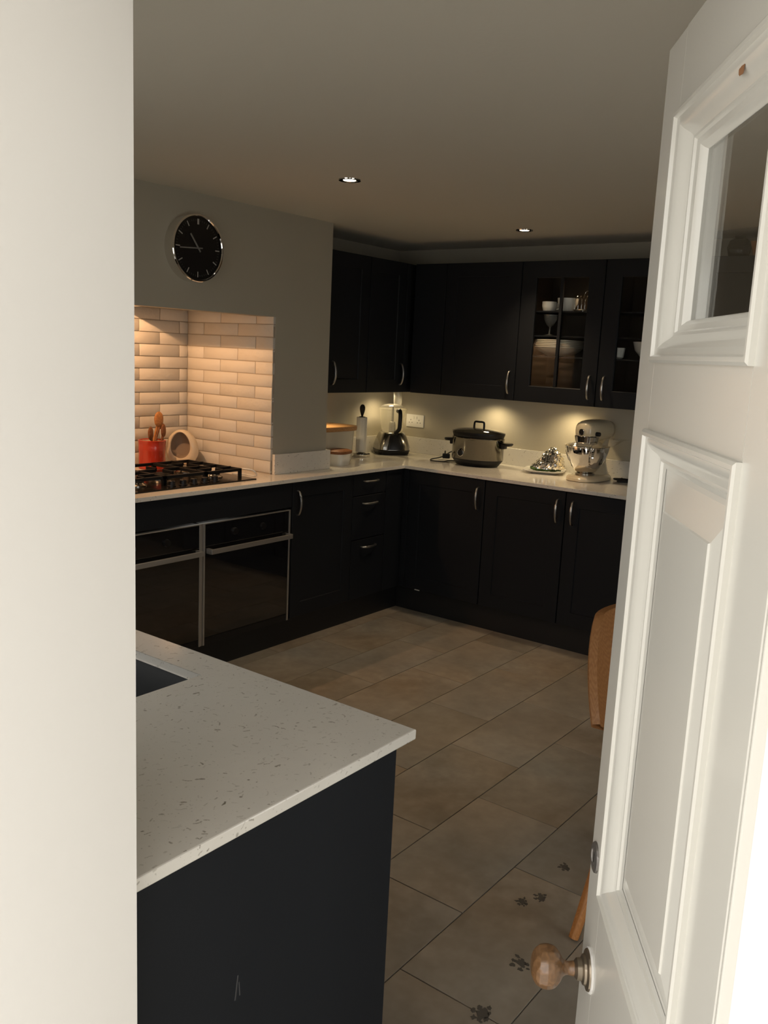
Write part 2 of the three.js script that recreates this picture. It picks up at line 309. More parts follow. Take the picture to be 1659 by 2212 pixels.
// fronts are made facing +z, in the unit's own frame: x along the run, z out into the room, origin at the floor on the front plane
function front(t, name, x0, x1, y0, y1, shaker = true) {
  const g = shaker ? mitred(x0 + .0015, y0 + .0015, x1 - .0015, y1 - .0015, [[0, -.02], [0, -.0015], [.0015, 0], [.078, 0], [.081, -.006]], true, .3) : mitred(x0 + .0015, y0 + .0015, x1 - .0015, y1 - .0015, [[0, -.02], [0, -.0015], [.0015, 0]], true, .3);
  return obj(name, g, M.navy, t);
}
const ovenRun = (name, label) => thing(name, label, 'cabinet', [0, 0, -.02], 0), mixRun = (name, label) => thing(name, label, 'cabinet', [.02, 0, 0], -Math.PI / 2);
{ // oven wall, base units
  let t = ovenRun('oven_housing', 'dark navy housing with a deep fascia above the two built in ovens');
  front(t, 'fascia', -2.2, -.965, .755, .885, false);
  obj('carcass', [bx(-2.2, -2.18, .14, .87, -.5, -.021), bx(-.985, -.965, .14, .87, -.5, -.021), bx(-2.18, -.985, .14, .146, -.5, -.021)], M.carcass, t);
  t = ovenRun('base_cabinet', 'dark navy single door base cabinet right of the ovens');
  obj('carcass', bx(-.963, -.462, .145, .885, -.5, -.021), M.carcass, t);
  let d = front(t, 'door', -.962, -.463, .148, .885); handle(d, -.927, .775, 0);
  t = ovenRun('drawer_unit', 'dark navy three drawer unit next to the inner corner of the kitchen');
  obj('carcass', bx(-.461, -.152, .145, .885, -.5, -.021), M.carcass, t);
  for (const [a, b, h] of [[.76, .885, .842], [.503, .757, .712], [.148, .5, .455]]) { d = front(t, 'drawer', -.461, -.152, a, b, false); handle(d, -.307, h, 0, true); }
  t = ovenRun('corner_post', 'dark navy filler panel closing the inner corner beside the drawers');
  front(t, 'panel', -.15, .038, .148, .885, false);
  t = ovenRun('base_cabinet', 'dark navy base cabinet left of the ovens behind the door jamb');
  obj('carcass', bx(-2.8, -2.203, .145, .885, -.5, -.021), M.carcass, t); front(t, 'door', -2.8, -2.203, .148, .885);
}
tag(obj('plinth', bx(-3.0, .085, 0, .143, -.083, -.065), M.plinth), 'dark plinth under the ovens and drawers', 'plinth');
tag(obj('plinth', bx(.065, .083, 0, .143, -.065, 2.06), M.plinth), 'dark plinth under the long run of plain cabinets by the stand mixer', 'plinth');
{ // mixer wall, base units (local x = world z)
  front(mixRun('corner_post', 'dark navy filler panel closing the inner corner beside the slow cooker unit'), 'panel', -.019, .0205, .148, .885, false);
  const names = ['dark navy corner base cabinet below the slow cooker', 'dark navy base cabinet below the foil covered plate, handle at its right', 'dark navy base cabinet below the stand mixer, handle at its left', 'dark navy base cabinet behind the wooden chair at the end of the run'];
  [[.022, .553, .513], [.557, 1.055, 1.015], [1.059, 1.555, 1.105], [1.559, 2.058, 1.6]].forEach(([a, b, h], i) => {
    const t = mixRun('base_cabinet', names[i]);
    obj('carcass', bx(a, b, .145, .885, -.59, -.021), M.carcass, t);
    const d = front(t, 'door', a, b, .148, .885); handle(d, h, .775, 0);
    if (i === 0) obj('tag', bx(.107, .142, .1485, .1535, 0, .003), M.plastic, t).userData.label = 'small pale tag';
  });
}
{ // sink run: end panel beside the doorway and the unit behind it
  const t = thing('base_cabinet', 'large flat dark navy end panel and cabinet under the speckled sink worktop', 'cabinet');
  obj('end_panel', [bx(-3.686, -3.08, 0, .8885, 2.2, 2.218, .001)], M.navy, t);
  obj('carcass', [bx(-3.68, -3.1, .145, .8885, 1.79, 2.198), bx(-3.12, -3.1, .145, .8885, .0, 1.79)], M.carcass, t);
  obj('scuff_mark', [bx(-.0012, .0012, -.02, .02, 0, .0004).rotateZ(-.12).translate(-3.465, .625, 2.2181), bx(-.001, .001, -.012, .012, 0, .0004).rotateZ(.1).translate(-3.459, .62, 2.2181)], std([.05, .05, .052], .8), t);
  obj('plinth', bx(-3.16, -3.14, 0, .143, .0, 2.198), M.plinth, t);
}
// ovens
function oven(x, label) {
  const t = thing('oven', label, 'oven', [x, 0, -.02], 0, 'built under ovens below the hob');
  obj('body', bx(.004, .59, .146, .742, -.5, -.022), M.carcass, t);
  obj('side_trim', [bx(.001, .012, .147, .745, -.02, .004, .001)], M.brushed, t); obj('side_trim', [bx(.582, .593, .147, .745, -.02, .004, .001)], M.brushed, t);
  obj('top_trim', [bx(.012, .582, .7405, .745, -.02, .003, .001)], M.brushed, t);
  const cp = obj('control_panel', bx(.013, .581, .632, .7395, -.021, .002, .001), M.blackGlass, t);
  for (const k of [.2, .39]) obj('dial', new THREE.CylinderGeometry(.016, .018, .012, 28).rotateX(Math.PI / 2).translate(k, .685, .008), M.black, cp);
  const d = obj('door', bx(.013, .581, .185, .629, -.021, .003, .001), M.blackGlass, t);
  obj('handle', [bx(.02, .575, .6, .624, .032, .042, .002), bx(.02, .035, .6, .624, .003, .034), bx(.56, .575, .6, .624, .003, .034)], M.brushed, d);
  obj('lower_vent', bx(.013, .581, .148, .182, -.021, .0, .001), M.black, t);
  return t;
}
oven(-1.571, 'black glass built in oven under the right half of the hob'); oven(-2.177, 'black glass built in oven at the left, partly behind the door jamb');
tag(obj('filler_strip', bx(-1.5825, -1.5715, .147, .745, -.04, -.019, .001), M.brushed), 'narrow brushed steel strip between the two ovens', 'trim');

// wall cabinets
const UB = 1.332, UT = 2.12;
const upOven = (n, l) => thing(n, l, 'wall cabinet', [0, 0, -.212], 0), upMix = (n, l) => thing(n, l, 'wall cabinet', [.275, 0, 0], -Math.PI / 2);
{
  let t = upOven('wall_cabinet', 'dark wall cabinet beside the chimney breast above the bread bin');
  obj('carcass', bx(CX + .002, -.14, UB, UT, -.37, -.021), M.carcass, t); let d = front(t, 'door', CX + .004, -.142, UB, UT); handle(d, -.462, 1.446, 0);
  t = upOven('wall_cabinet', 'dark corner wall cabinet above the food processor');
  obj('carcass', [bx(-.138, .632, UB, UT, -.37, -.021)], M.carcass, t); d = front(t, 'door', -.138, .222, UB, UT); handle(d, .187, 1.446, 0); front(t, 'filler', .224, .272, UB, UT, false);
  t = upMix('wall_cabinet', 'dark solid door wall cabinet above the slow cooker');
  obj('carcass', bx(-.188, .553, UB, UT, -.355, -.021), M.carcass, t); front(t, 'filler', -.19, .04, UB, UT, false); d = front(t, 'door', .042, .553, UB, UT); handle(d, .52, 1.436, 0);
  t = upMix('wall_cabinet', 'dark solid wall cabinet past the glazed pair, hidden behind the open door');
  obj('carcass', bx(1.561, 2.06, UB, UT, -.355, -.021), M.carcass, t); front(t, 'door', 1.561, 2.06, UB, UT);
}
const SHELF = [1.413, 1.598, 1.712, 1.848];
function glazed(a, b, label, left) {
  const t = upMix('display_cabinet', label), th = .018;
  obj('carcass', [bx(a, a + th, UB, UT, -.355, -.022), bx(b - th, b, UB, UT, -.355, -.022), bx(a, b, UT - th, UT, -.355, -.022), bx(a, b, UB, UB + th, -.355, -.022)], M.carcass, t);
  obj('lining', [bx(a + th, b - th, UB + th, UT - th, -.355, -.349), bx(a + th, a + th + .003, UB + th, UT - th, -.349, -.022), bx(b - th - .003, b - th, UB + th, UT - th, -.349, -.022)], M.interior, t);
  SHELF.forEach((y, i) => obj('shelf', bx(a + th + .004, b - th - .004, i ? y - .008 : UB + th, y, -.348, -.026), M.carcass, t));
  const d = obj('door', mitred(a + .0015, UB + .0015, b - .0015, UT - .0015, [[0, -.02], [0, -.0015], [.0015, 0], [.088, 0], [.092, -.004], [.092, -.02], [0, -.02]], false, .3), M.navy, t);
  obj('pane', bx(a + .094, b - .094, UB + .094, UT - .094, -.014, -.011), M.cabGlass, d);
  obj('glazing_bar', bx((a + b) / 2 - .008, (a + b) / 2 + .008, UB + .092, UT - .092, -.018, -.002), M.navy, d);
  handle(d, left ? b - .038 : a + .045, 1.436, 0);
}
glazed(.556, 1.058, 'dark glazed wall cabinet with mugs and stacked bowls behind its panes', true);
glazed(1.06, 1.559, 'dark glazed wall cabinet against the open door, a big round bowl inside', false);

// ------------------------------------------------------------------ things in the glazed cabinets
function mug(x, y, z, r, h, label, turn) {
  const t = thing('mug', label, 'mug', [x, y, z], turn, 'white mugs and cups on the top shelf');
  obj('cup', lathe([[0, 0], [r * .8, 0], [r * .86, .004], [r, h * .55], [r, h], [r - .004, h], [r - .005, h * .5], [r * .8, .006], [0, .006]], 32), M.china, t);
  obj('handle', rope([[r - .002, h * .8, 0], [r + .022, h * .78, 0], [r + .026, h * .45, 0], [r - .002, h * .2, 0]], .004, 16, 8), M.china, t);
}
mug(.345, 1.8482, .705, .042, .052, 'small white mug at the left end of the lit cabinet shelf', -1.2);
mug(.45, 1.8482, .72, .04, .05, 'white mug half hidden behind the front mug on the lit shelf', -1.0);
{
  const t = thing('sugar_bowl', 'wide white bowl between the mugs and the toast rack', 'bowl', [.36, 1.8482, .81]);
  obj('bowl', lathe([[0, 0], [.03, 0], [.036, .004], [.056, .045], [.059, .072], [.055, .072], [.05, .044], [.03, .007], [0, .006]]), M.china, t);
  const k = thing('toast_rack', 'silver wire toast rack at the right end of the lit shelf', 'toast rack', [.36, 1.8482, .925], 0);
  for (let i = 0; i < 6; i++) { const z = -.05 + i * .02; obj('wire_arch', rope([[-.045, .008, z], [-.045, .05, z], [-.03, .076, z], [0, .086, z], [.03, .076, z], [.045, .05, z], [.045, .008, z]], .0022, 24, 6), M.chrome, k); }
  obj('base_wire', rope([[-.045, .008, -.055], [.045, .008, -.055], [.045, .008, .055], [-.045, .008, .055]], .0028, 40, 6, true), M.chrome, k);
  obj('loop_handle', rope([[0, .084, -.018], [0, .105, -.012], [0, .112, 0], [0, .105, .012], [0, .084, .018]], .0024, 18, 6), M.chrome, k);
  const g = thing('glass_goblet', 'clear stemmed glass on the middle shelf of the lit cabinet', 'glass', [.38, 1.7122, .70]);
  obj('goblet', lathe([[0, 0], [.032, .0], [.033, .003], [.006, .01], [.005, .05], [.02, .06], [.038, .09], [.04, .118], [.038, .118], [.036, .092], [.018, .063], [0, .06]]), M.clear, g);
  for (let i = 0; i < 5; i++) {
    const b = thing('serving_bowl', ['lowest cream bowl of the stack in the lit cabinet', 'second cream bowl from the bottom of the cabinet stack', 'middle cream bowl of the stack of five in the cabinet', 'second cream bowl from the top of the cabinet stack', 'top cream bowl of the stack in the lit cabinet'][i], 'bowl', [.42, 1.5982 + i * .0095, .748], 0, 'stacked cream bowls in the glazed cabinet');
    obj('bowl', lathe([[0, .0], [.055, .0], [.068, .004], [.112, .026], [.14, .05], [.14, .0535], [.137, .0535], [.109, .0285], [.066, .0075], [0, .005]]), M.enamel, b);
  }
  const big = thing('mixing_bowl', 'big pale round bowl in the right glazed cabinet', 'bowl', [.43, 1.5982, 1.315]);
  obj('bowl', lathe([[0, 0], [.05, 0], [.07, .006], [.11, .05], [.122, .095], [.118, .095], [.105, .052], [.066, .01], [0, .006]]), M.china, big);
  const c = thing('cup', 'small pale cup left of the big round bowl', 'cup', [.37, 1.5982, 1.13]);
  obj('cup', lathe([[0, 0], [.02, 0], [.03, .01], [.036, .06], [.033, .06], [.027, .012], [0, .005]], 32), M.china, c);
}
// on top of the wall cabinets, seen through the door's glass
{
  const t = thing('round_jar', 'round dark glass jar standing on top of the wall cabinets', 'jar', [.40, UT, 1.70]);
  obj('jar', lathe([[0, 0], [.03, 0], [.05, .015], [.058, .05], [.048, .085], [.025, .1], [.025, .108], [0, .108]]), M.smoke, t);
  const k = thing('wicker_tray', 'brown wicker tray on top of the wall cabinets right of the jar', 'tray', [.40, UT, 1.93]);
  obj('tray', mitred(-.1, -.15, .1, .15, [[.015, 0], [0, .07], [.008, .07], [.02, .008]], true).rotateX(-Math.PI / 2), M.wicker, k);
}

// ------------------------------------------------------------------ lights
[[-1.438, .683, 'recessed downlight nearest the clock'], [.019, .689, 'recessed downlight in front of the glazed cabinets']].forEach(([x, z, label]) => {
  const t = thing('downlight', label, 'ceiling light', [x, CEIL, z], 0, 'recessed ceiling downlights');
  obj('trim_ring', lathe([[.046, 0], [.045, -.004], [.036, -.005], [.026, -.001], [.026, 0]]), M.chrome, t);
  obj('lamp', cyl(.0255, .0255, .002, 0, -.0025, 0), glow([1, .86, .6], 9), t);
  spot(DOWN.color, DOWN.power, [x, CEIL - .012, z], [x, 0, z], .78, .6, 1.4);
});
[[-.34, -.40, 'under cabinet spotlight above the storage bin'], [.41, -.44, 'under cabinet spotlight near the food processor'], [.51, .255, 'under cabinet spotlight above the slow cooker'], [.51, .80, 'under cabinet spotlight above the foil covered plate']].forEach(([x, z, label]) => {
  const t = thing('puck_light', label, 'cabinet light', [x, UB, z], 0, 'small spotlights under the wall cabinets');
  obj('trim_ring', lathe([[.032, 0], [.032, -.008], [.025, -.009], [.024, -.003]]), M.brushed, t);
  obj('lamp', cyl(.0235, .0235, .002, 0, -.004, 0), glow([1, .85, .55], 6), t);
  spot(PUCK.color, PUCK.power, [x, UB - .012, z], [x, 0, z], 1.3, .6, 1.1);
});
{
  const t = thing('cooker_hood', 'built in extractor hood up inside the brick recess above the hob', 'extractor hood', [0, 0, 0]);
  obj('canopy', [bx(-1.429, -1.419, 1.745, 1.883, -.8, -.29), bx(-1.985, -1.975, 1.745, 1.883, -.8, -.29), bx(-1.975, -1.429, 1.745, 1.883, -.8, -.79), bx(-1.975, -1.429, 1.745, 1.883, -.3, -.29), bx(-1.975, -1.429, 1.873, 1.883, -.79, -.3)], M.brushed, t);
  for (const x of [-1.7]) {
    obj('lamp', cyl(.028, .028, .003, x, 1.866, -.5), glow(HOOD.color, 6), t);
    spot(HOOD.color, HOOD.power, [x, 1.853, -.5], [x, 0, -.5], 1.5, .2, .3);
  }
}
{
  const t = thing('cabinet_light', 'small light under the top of the glazed cabinet', 'cabinet light', [.46, UT - .018, .965]);
  obj('housing', lathe([[.025, 0], [.025, -.008], [.019, -.009], [.018, -.004]]), M.brushed, t);
  obj('lamp', cyl(.0175, .0175, .002, 0, -.005, 0), glow(CABINET.color, 2), t);
  spot(CABINET.color, CABINET.power, [.46, UT - .03, .965], [.48, 0, .965], 1.25, .6, .8);
}

// ------------------------------------------------------------------ half glazed door, open into the room
{
  const th = 33.5 * Math.PI / 180, t = new THREE.Group(); t.name = 'door_1'; t.userData = { kind: 'structure', label: 'white painted half glazed panel door standing open, wooden knob' };
  t.position.set(-3.2034, 0, 2.6454); t.rotation.y = Math.PI + th; scene.add(t);
  const W = .5, D = .044, g0 = .08, g1 = .412, b = .0015;
  obj('stile', bx(0, g0, .008, 1.94, -D, 0, b), M.gloss, t); obj('stile', bx(g1, W, .008, 1.94, -D, 0, b), M.gloss, t);
  for (const [a, c] of [[1.849, 1.94], [1.497, 1.578], [.66, .887], [.008, .2]]) obj('rail', bx(g0, g1, a, c, -D, 0), M.gloss, t);
  const ogee = [[-.002, 0], [-.002, .005], [.001, .007], [.005, .007], [.007, .003], [.009, .003], [.014, .002], [.02, -.002], [.025, -.008], [.029, -.011], [.032, -.011], [.034, -.014], [.04, -.016], [.044, -.02], [.046, -.024]];
  obj('moulding', mitred(g0, 1.578, g1, 1.849, ogee, false, .45), M.gloss, t);
  obj('glazing_bead', mitred(g0, 1.578, g1, 1.849, [[.046, -.024], [.042, -.024], [.042, -.03], [.03, -.044], [0, -.044]].map(([i, w]) => [i, w]), false, .4), M.gloss, t);
  obj('pane', bx(g0 + .04, g1 - .04, 1.618, 1.809, -.0265, -.0235), M.glass, t);
  for (const [y0, y1] of [[.887, 1.497], [.2, .66]]) {
    const ins = ogee.slice(0, 13).map(([i, w]) => [i, w]);
    obj('moulding', mitred(g0, y0, g1, y1, ins, false, .45), M.gloss, t);
    obj('panel', mitred(g0, y0, g1, y1, [[.038, -.03], [.038, -.0165], [.046, -.0165], [.082, -.0085], [.083, -.0065]], true, .2), M.gloss, t);
    obj('panel_back', bx(g0, g1, y0, y1, -.042, -.03), M.gloss, t);
  }
  const k = new THREE.Group(); k.name = 'door_knob'; k.userData.label = 'turned wooden knob on a worn metal rose'; k.position.set(.059, .764, 0); t.add(k);
  obj('rose', lathe([[0, 0], [.027, 0], [.0275, .002], [.026, .005], [.02, .007], [.019, .01], [.0145, .012], [.014, .018], [.009, .022], [0, .022]]).rotateX(Math.PI / 2), M.brass, k);
  obj('paint_edge', lathe([[.0255, .0001], [.0298, .0001], [.029, .0022], [.0265, .003], [.0255, .002]]).rotateX(Math.PI / 2), M.white, k);
  obj('grip', turned([[0, .02], [.0095, .021], [.0085, .03], [.011, .036], [.019, .041], [.026, .048], [.0285, .057], [.027, .066], [.021, .074], [.011, .0785], [0, .0795]]).rotateX(Math.PI / 2), M.knobWood, k);
  const c = obj('lock_cylinder', lathe([[0, .003], [.011, .003], [.012, .0045], [.017, .0045], [.02, .003], [.0205, 0]]).rotateX(Math.PI / 2).translate(.031, .914, 0), M.lockSteel, t);
  obj('keyhole', [bx(.0297, .0323, .907, .921, .0025, .0035)], M.black, c);
  obj('paint_chip', blob(.0062, .5, 1.6, 1.2, 1, .05, 3.1, false, 3).translate(.296, 1.832, .0006), M.bare, t);
  // frame the door hangs on
  struct('trim_1', bx(-3.66, -3.625, 0, HEAD, 2.931, 3.006, .003), M.gloss);
  struct('trim_2', bx(LX, -3.66, 0, HEAD, 2.95, 3.006, .002), M.gloss);
}

// ------------------------------------------------------------------ wall clock
{
  const t = thing('wall_clock', 'round black wall clock in a polished metal case on the chimney breast', 'clock', [-1.522, 2.0, CZ]);
  obj('case', lathe([[.135, 0], [.15, 0], [.15, .054], [.147, .058], [.142, .058], [.139, .053]], 96).rotateX(Math.PI / 2), M.chrome, t);
  obj('face', new THREE.CylinderGeometry(.139, .139, .03, 72).rotateX(Math.PI / 2).translate(0, 0, .0345), phys([.006, .006, .007], .3), t);
  for (let i = 0; i < 12; i++) obj('hour_mark', bx(i ? -.0022 : -.005, i ? .0022 : .005, .104, .128, .0495, .0505).rotateZ(-i * Math.PI / 6), M.mark, t);
  const ticks = []; for (let i = 0; i < 60; i++) if (i % 5) ticks.push(bx(-.0007, .0007, .118, .126, .0495, .05).rotateZ(-i * Math.PI / 30));
  obj('minute_ticks', ticks, std([.12, .12, .115], .6), t).userData.kind = 'stuff';
  const hand = (name, len, tail, w, deg, z) => obj(name, bx(-w, w, -tail, len, z, z + .001).rotateZ(-deg * Math.PI / 180), std([.22, .215, .2], .5), t);
  hand('hour_hand', .075, .02, .004, 322, .0525); hand('minute_hand', .108, .024, .0028, 266, .054);
}

// ------------------------------------------------------------------ hob and things by it
{
  const t = thing('gas_hob', 'black glass gas hob with cast iron pan supports in the brick recess', 'hob', [-1.54, TOP, -.345]);
  obj('glass_plate', bx(-.38, .38, .0003, .0065, -.255, .257, .002), M.hobGlass, t);
  const by = .0065, spots = [[-.24, -.12, .036], [-.24, .09, .045], [0, -.03, .055], [.24, -.12, .045], [.24, .09, .036]];
  for (const [x, z, r] of spots) {
    const b = obj('burner', lathe([[0, .0], [r + .012, 0], [r + .012, .004], [r, .01], [r - .004, .016], [0, .016]]).translate(x, by, z), M.steel, t);
    obj('burner_cap', lathe([[0, .016], [r - .003, .016], [r - .002, .02], [r - .008, .024], [0, .025]]).translate(x, by, z), M.iron, b);
  }
  const P = (x0, x1, z0, z1, cs) => {
    const y = by + .036, w = .014, s = obj('pan_support', [
      bar([x0, y, z0], [x1, y, z0], w), bar([x0, y, z1], [x1, y, z1], w), bar([x0, y, z0], [x0, y, z1], w), bar([x1, y, z0], [x1, y, z1], w),
      ...[[x0, z0], [x1, z0], [x0, z1], [x1, z1]].map(([x, z]) => bx(x - w / 2, x + w / 2, by, y + w / 2, z - w / 2, z + w / 2)),
      ...cs.flatMap(([cx, cz, r]) => [[1, 0], [-1, 0], [0, 1], [0, -1]].map(([dx, dz]) => {
        const ex = dx ? (dx > 0 ? x1 : x0) : cx, ez = dz ? (Math.abs((dz > 0 ? z1 : z0) - cz) < .16 ? (dz > 0 ? z1 : z0) : cz + dz * .1) : cz;
        return bar([cx + dx * r * .5, y + .002, cz + dz * r * .5], [ex, y + .002, ez], .011, .016);
      })), ...cs.length > 1 ? [bar([x0, y, -.015], [x1, y, -.015], w)] : []], M.iron, t); return s;
  };
  P(-.355, -.13, -.235, .16, [spots[0], spots[1]]); P(-.122, .122, -.235, .16, [spots[2]]); P(.13, .355, -.235, .16, [spots[3], spots[4]]);
  for (let i = 0; i < 5; i++) { const k = obj('knob', lathe([[0, 0], [.021, 0], [.0205, .004], [.0165, .006], [.0155, .024], [.013, .026], [0, .026]], 28).translate(-.12 + i * .066, by, .208), M.black, t); obj('pointer', bx(-.122 + i * .066, -.118 + i * .066, by + .025, by + .0275, .195, .222), M.steel, k); }
}
{
  const t = thing('utensil_pot', 'red ribbed stoneware pot holding wooden spoons beside the hob', 'pot', [-1.327, TOP, -.705]);
  obj('pot', lathe([[0, 0], [.066, 0], [.07, .004], [.07, .095], [.0712, .099], [.07, .103], [.0712, .107], [.07, .111], [.0712, .115], [.07, .119], [.0725, .146], [.0735, .15], [.0685, .152], [.066, .148], [.064, .01], [0, .008]], 56), M.red, t);
  obj('glazed_inside', lathe([[.0655, .146], [.0632, .06], [.063, .012], [0, .012]]), M.redIn, t);
  const spoon = (label, a, lean, head, len, m, turn) => {
    const k = thing('wooden_spoon', label, 'spoon', [-1.327, TOP + .0125, -.705], turn, 'wooden utensils in the red pot');
    const p = q => [a[0] + lean[0] * q, .002 + q, a[1] + lean[1] * q];
    obj('handle', rope([p(0), p(len * .5), p(len)], t => .0055 + .001 * t, 14, 8), m, k);
    obj('bowl', blob(.03, .06, 1, head[0], head[1], .3, len * 7, false, 4).translate(...p(len + .02)), m, k);
  };
  spoon('broad pale wooden spoon, the tallest in the red pot', [-.012, -.02], [.2, .12], [1.0, 1.35], .225, M.wood, 0);
  spoon('narrow dark spoon leaning left in the red pot', [.0, .03], [-.2, .02], [.55, 1.2], .155, M.darkWood, 0);
  spoon('dark wooden spoon leaning right above the red pot', [-.02, -.01], [.48, -.12], [.5, 1.1], .20, M.darkWood, 0);
  spoon('middle brown wooden spoon in the red pot', [.03, .02], [.13, .06], [.6, 1.2], .165, M.darkWood, .2);
}
{ // egg shaped ceramic holder
  const t = thing('ceramic_holder', 'cream egg shaped ceramic holder with an oval opening beside the red pot', 'ceramic holder', [-1.095, TOP, -.735], -1.02);
  t.scale.set(.9, 1.0, .95);
  const rows = [], n = 56, egg = (a, rx, ry, cy) => { const s = Math.sin(a), k = 1 - .13 * s; return [rx * Math.cos(a) * k, cy + ry * s]; };
  // front shell with rim and sunk opening; depth falls to the rounded back
  const ring = (rx, ry, cy, z) => rows.push(Array.from({ length: n }, (_, i) => { const [x, y] = egg(i / n * Math.PI * 2, rx, ry, cy); return [x, Math.max(.001, y), z]; }));
  ring(.0, .0, .1, -.052); ring(.06, .066, .088, -.05); ring(.085, .088, .088, -.035); ring(.1, .1, .094, .0); ring(.096, .1, .096, .03); ring(.083, .092, .099, .044); ring(.066, .076, .109, .047); ring(.061, .071, .11, .043); ring(.062, .072, .11, .036);
  obj('holder', grid(rows, true, .9), M.creamStone, t);
  rows.length = 0; ring(.062, .072, .11, .037); ring(.061, .071, .11, .015); ring(.05, .055, .104, -.005); ring(0, 0, .1, -.01);
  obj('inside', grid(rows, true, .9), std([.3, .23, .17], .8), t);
  const c = tag(obj('white_cord', rope([[-1.16, TOP + .03, -.3], [-1.145, TOP + .042, -.2], [-1.12, TOP + .035, -.15], [-1.1, TOP + .012, -.15], [-1.095, TOP + .0045, -.175], [-1.1, TOP + .0042, -.24], [-1.13, TOP + .0042, -.3]], .004, 36, 8), M.plastic), 'short white cord looped at the right end of the hob', 'cord');
}

// ------------------------------------------------------------------ things along the worktop
{
  let t = thing('bread_bin', 'large cream storage bin with a wooden lid behind the chimney corner', 'bread bin', [-.25, TOP, -.42]);
  obj('bin', loft([[0, .15, .1, 5], [.006, .156, .106, 5], [.17, .168, .112, 5], [.186, .169, .113, 5]]), M.enamel, t);
  obj('lid', loft([[.186, .178, .122, 5], [.189, .182, .126, 5], [.212, .183, .127, 5], [.215, .18, .124, 5]]), M.paleWood, t);
  t = thing('butter_dish', 'small white tub with an oval wooden lid at the chimney corner', 'tub', [-.335, TOP, -.205 - .035], .25);
  obj('tub', loft([[0, .062, .045, 4.5], [.005, .066, .049, 4.5], [.066, .07, .053, 4.5], [.068, .07, .053, 4.5]]), M.china, t);
  obj('lid', loft([[.068, .082, .06, 3], [.071, .086, .064, 3], [.084, .086, .064, 3], [.092, .06, .04, 3]]), M.darkWood, t);
  t = thing('kitchen_roll', 'white kitchen roll on a chrome stand with a black finial', 'kitchen roll', [.105, TOP, -.43]);
  obj('stand', [lathe([[0, 0], [.058, 0], [.06, .004], [.06, .018], [.055, .024], [.02, .026], [.007, .028], [.006, .03], [0, .03]]), cyl(.006, .006, .24, 0, .02, 0, 14)], M.chrome, t);
  obj('roll', lathe([[.018, .03], [.033, .03], [.034, .032], [.034, .25], [.033, .252], [.018, .252]]), M.paper, t);
  obj('finial', lathe([[0, .252], [.022, .253], [.02, .255], [.006, .258], [.008, .266], [.014, .285], [.0175, .303], [.0165, .318], [.01, .33], [0, .334]]), M.black, t);
  // food processor
  t = thing('food_processor', 'food processor with a clear bowl and black handle under the corner cabinet', 'food processor', [.418, TOP, -.42], -.68);
  obj('foot', loft([[0, .1, .1, 4], [.004, .106, .106, 4], [.03, .114, .114, 4], [.034, .112, .112, 4]]), M.black, t);
  obj('body', loft([[.034, .113, .113, 3.6], [.06, .112, .112, 3.6], [.1, .1, .1, 3.2], [.13, .089, .089, 2.8], [.143, .083, .083, 2.4], [.147, .076, .076, 2.1]]), M.steel, t);
  obj('front_panel', loft([[.036, .055, .012, 2.5, 0, .108], [.06, .052, .012, 2.5, 0, .107], [.1, .042, .012, 2.5, 0, .096], [.134, .034, .012, 2.5, 0, .079]]), M.black, t);
  obj('bowl', lathe([[.0, .15], [.066, .15], [.07, .154], [.078, .18], [.089, .28], [.091, .3], [.0895, .3], [.0875, .28], [.0765, .181], [.066, .155]], 56), M.clear, t);
  obj('lid', lathe([[.094, .29], [.094, .302], [.088, .312], [.06, .325], [.03, .33], [.0, .33]], 56), M.clear, t);
  obj('feed_tube', [loft([[.328, .026, .02, 2.5, .03, .0], [.4, .028, .022, 2.5, .03, 0], [.418, .029, .023, 2.5, .03, 0]], 32)], M.clear, t);
  obj('spindle', [lathe([[0, .151], [.022, .151], [.023, .16], [.022, .2], [.017, .212], [.008, .215], [.007, .325], [0, .325]])], M.greyPlastic, t);
  obj('bowl_handle', rope([[.012, .29, .088], [.016, .293, .118], [.018, .27, .128], [.018, .22, .128], [.016, .175, .122], [.01, .158, .1], [.006, .15, .075]], .0135, 30, 12), M.black, t);
  // socket on the wall above the worktop
  t = thing('double_socket', 'white double wall socket behind the food processor', 'socket', [WX, 1.125, -.385], -Math.PI / 2);
  obj('plate', bx(-.073, .073, -.043, .043, 0, .009, .004), M.plastic, t);
  for (const s of [-1, 1]) {
    obj('pin_holes', [bx(s * .034 - .002, s * .034 + .002, .002, .01, .0088, .0094), bx(s * .034 - .015, s * .034 - .008, -.014, -.010, .0088, .0094), bx(s * .034 + .008, s * .034 + .015, -.014, -.010, .0088, .0094)], M.black, t).userData.kind = 'stuff';
    obj('switch', bx(s * .012 - .005, s * .012 + .005, .012, .03, .008, .012, .001), M.plastic, t);
  }
}
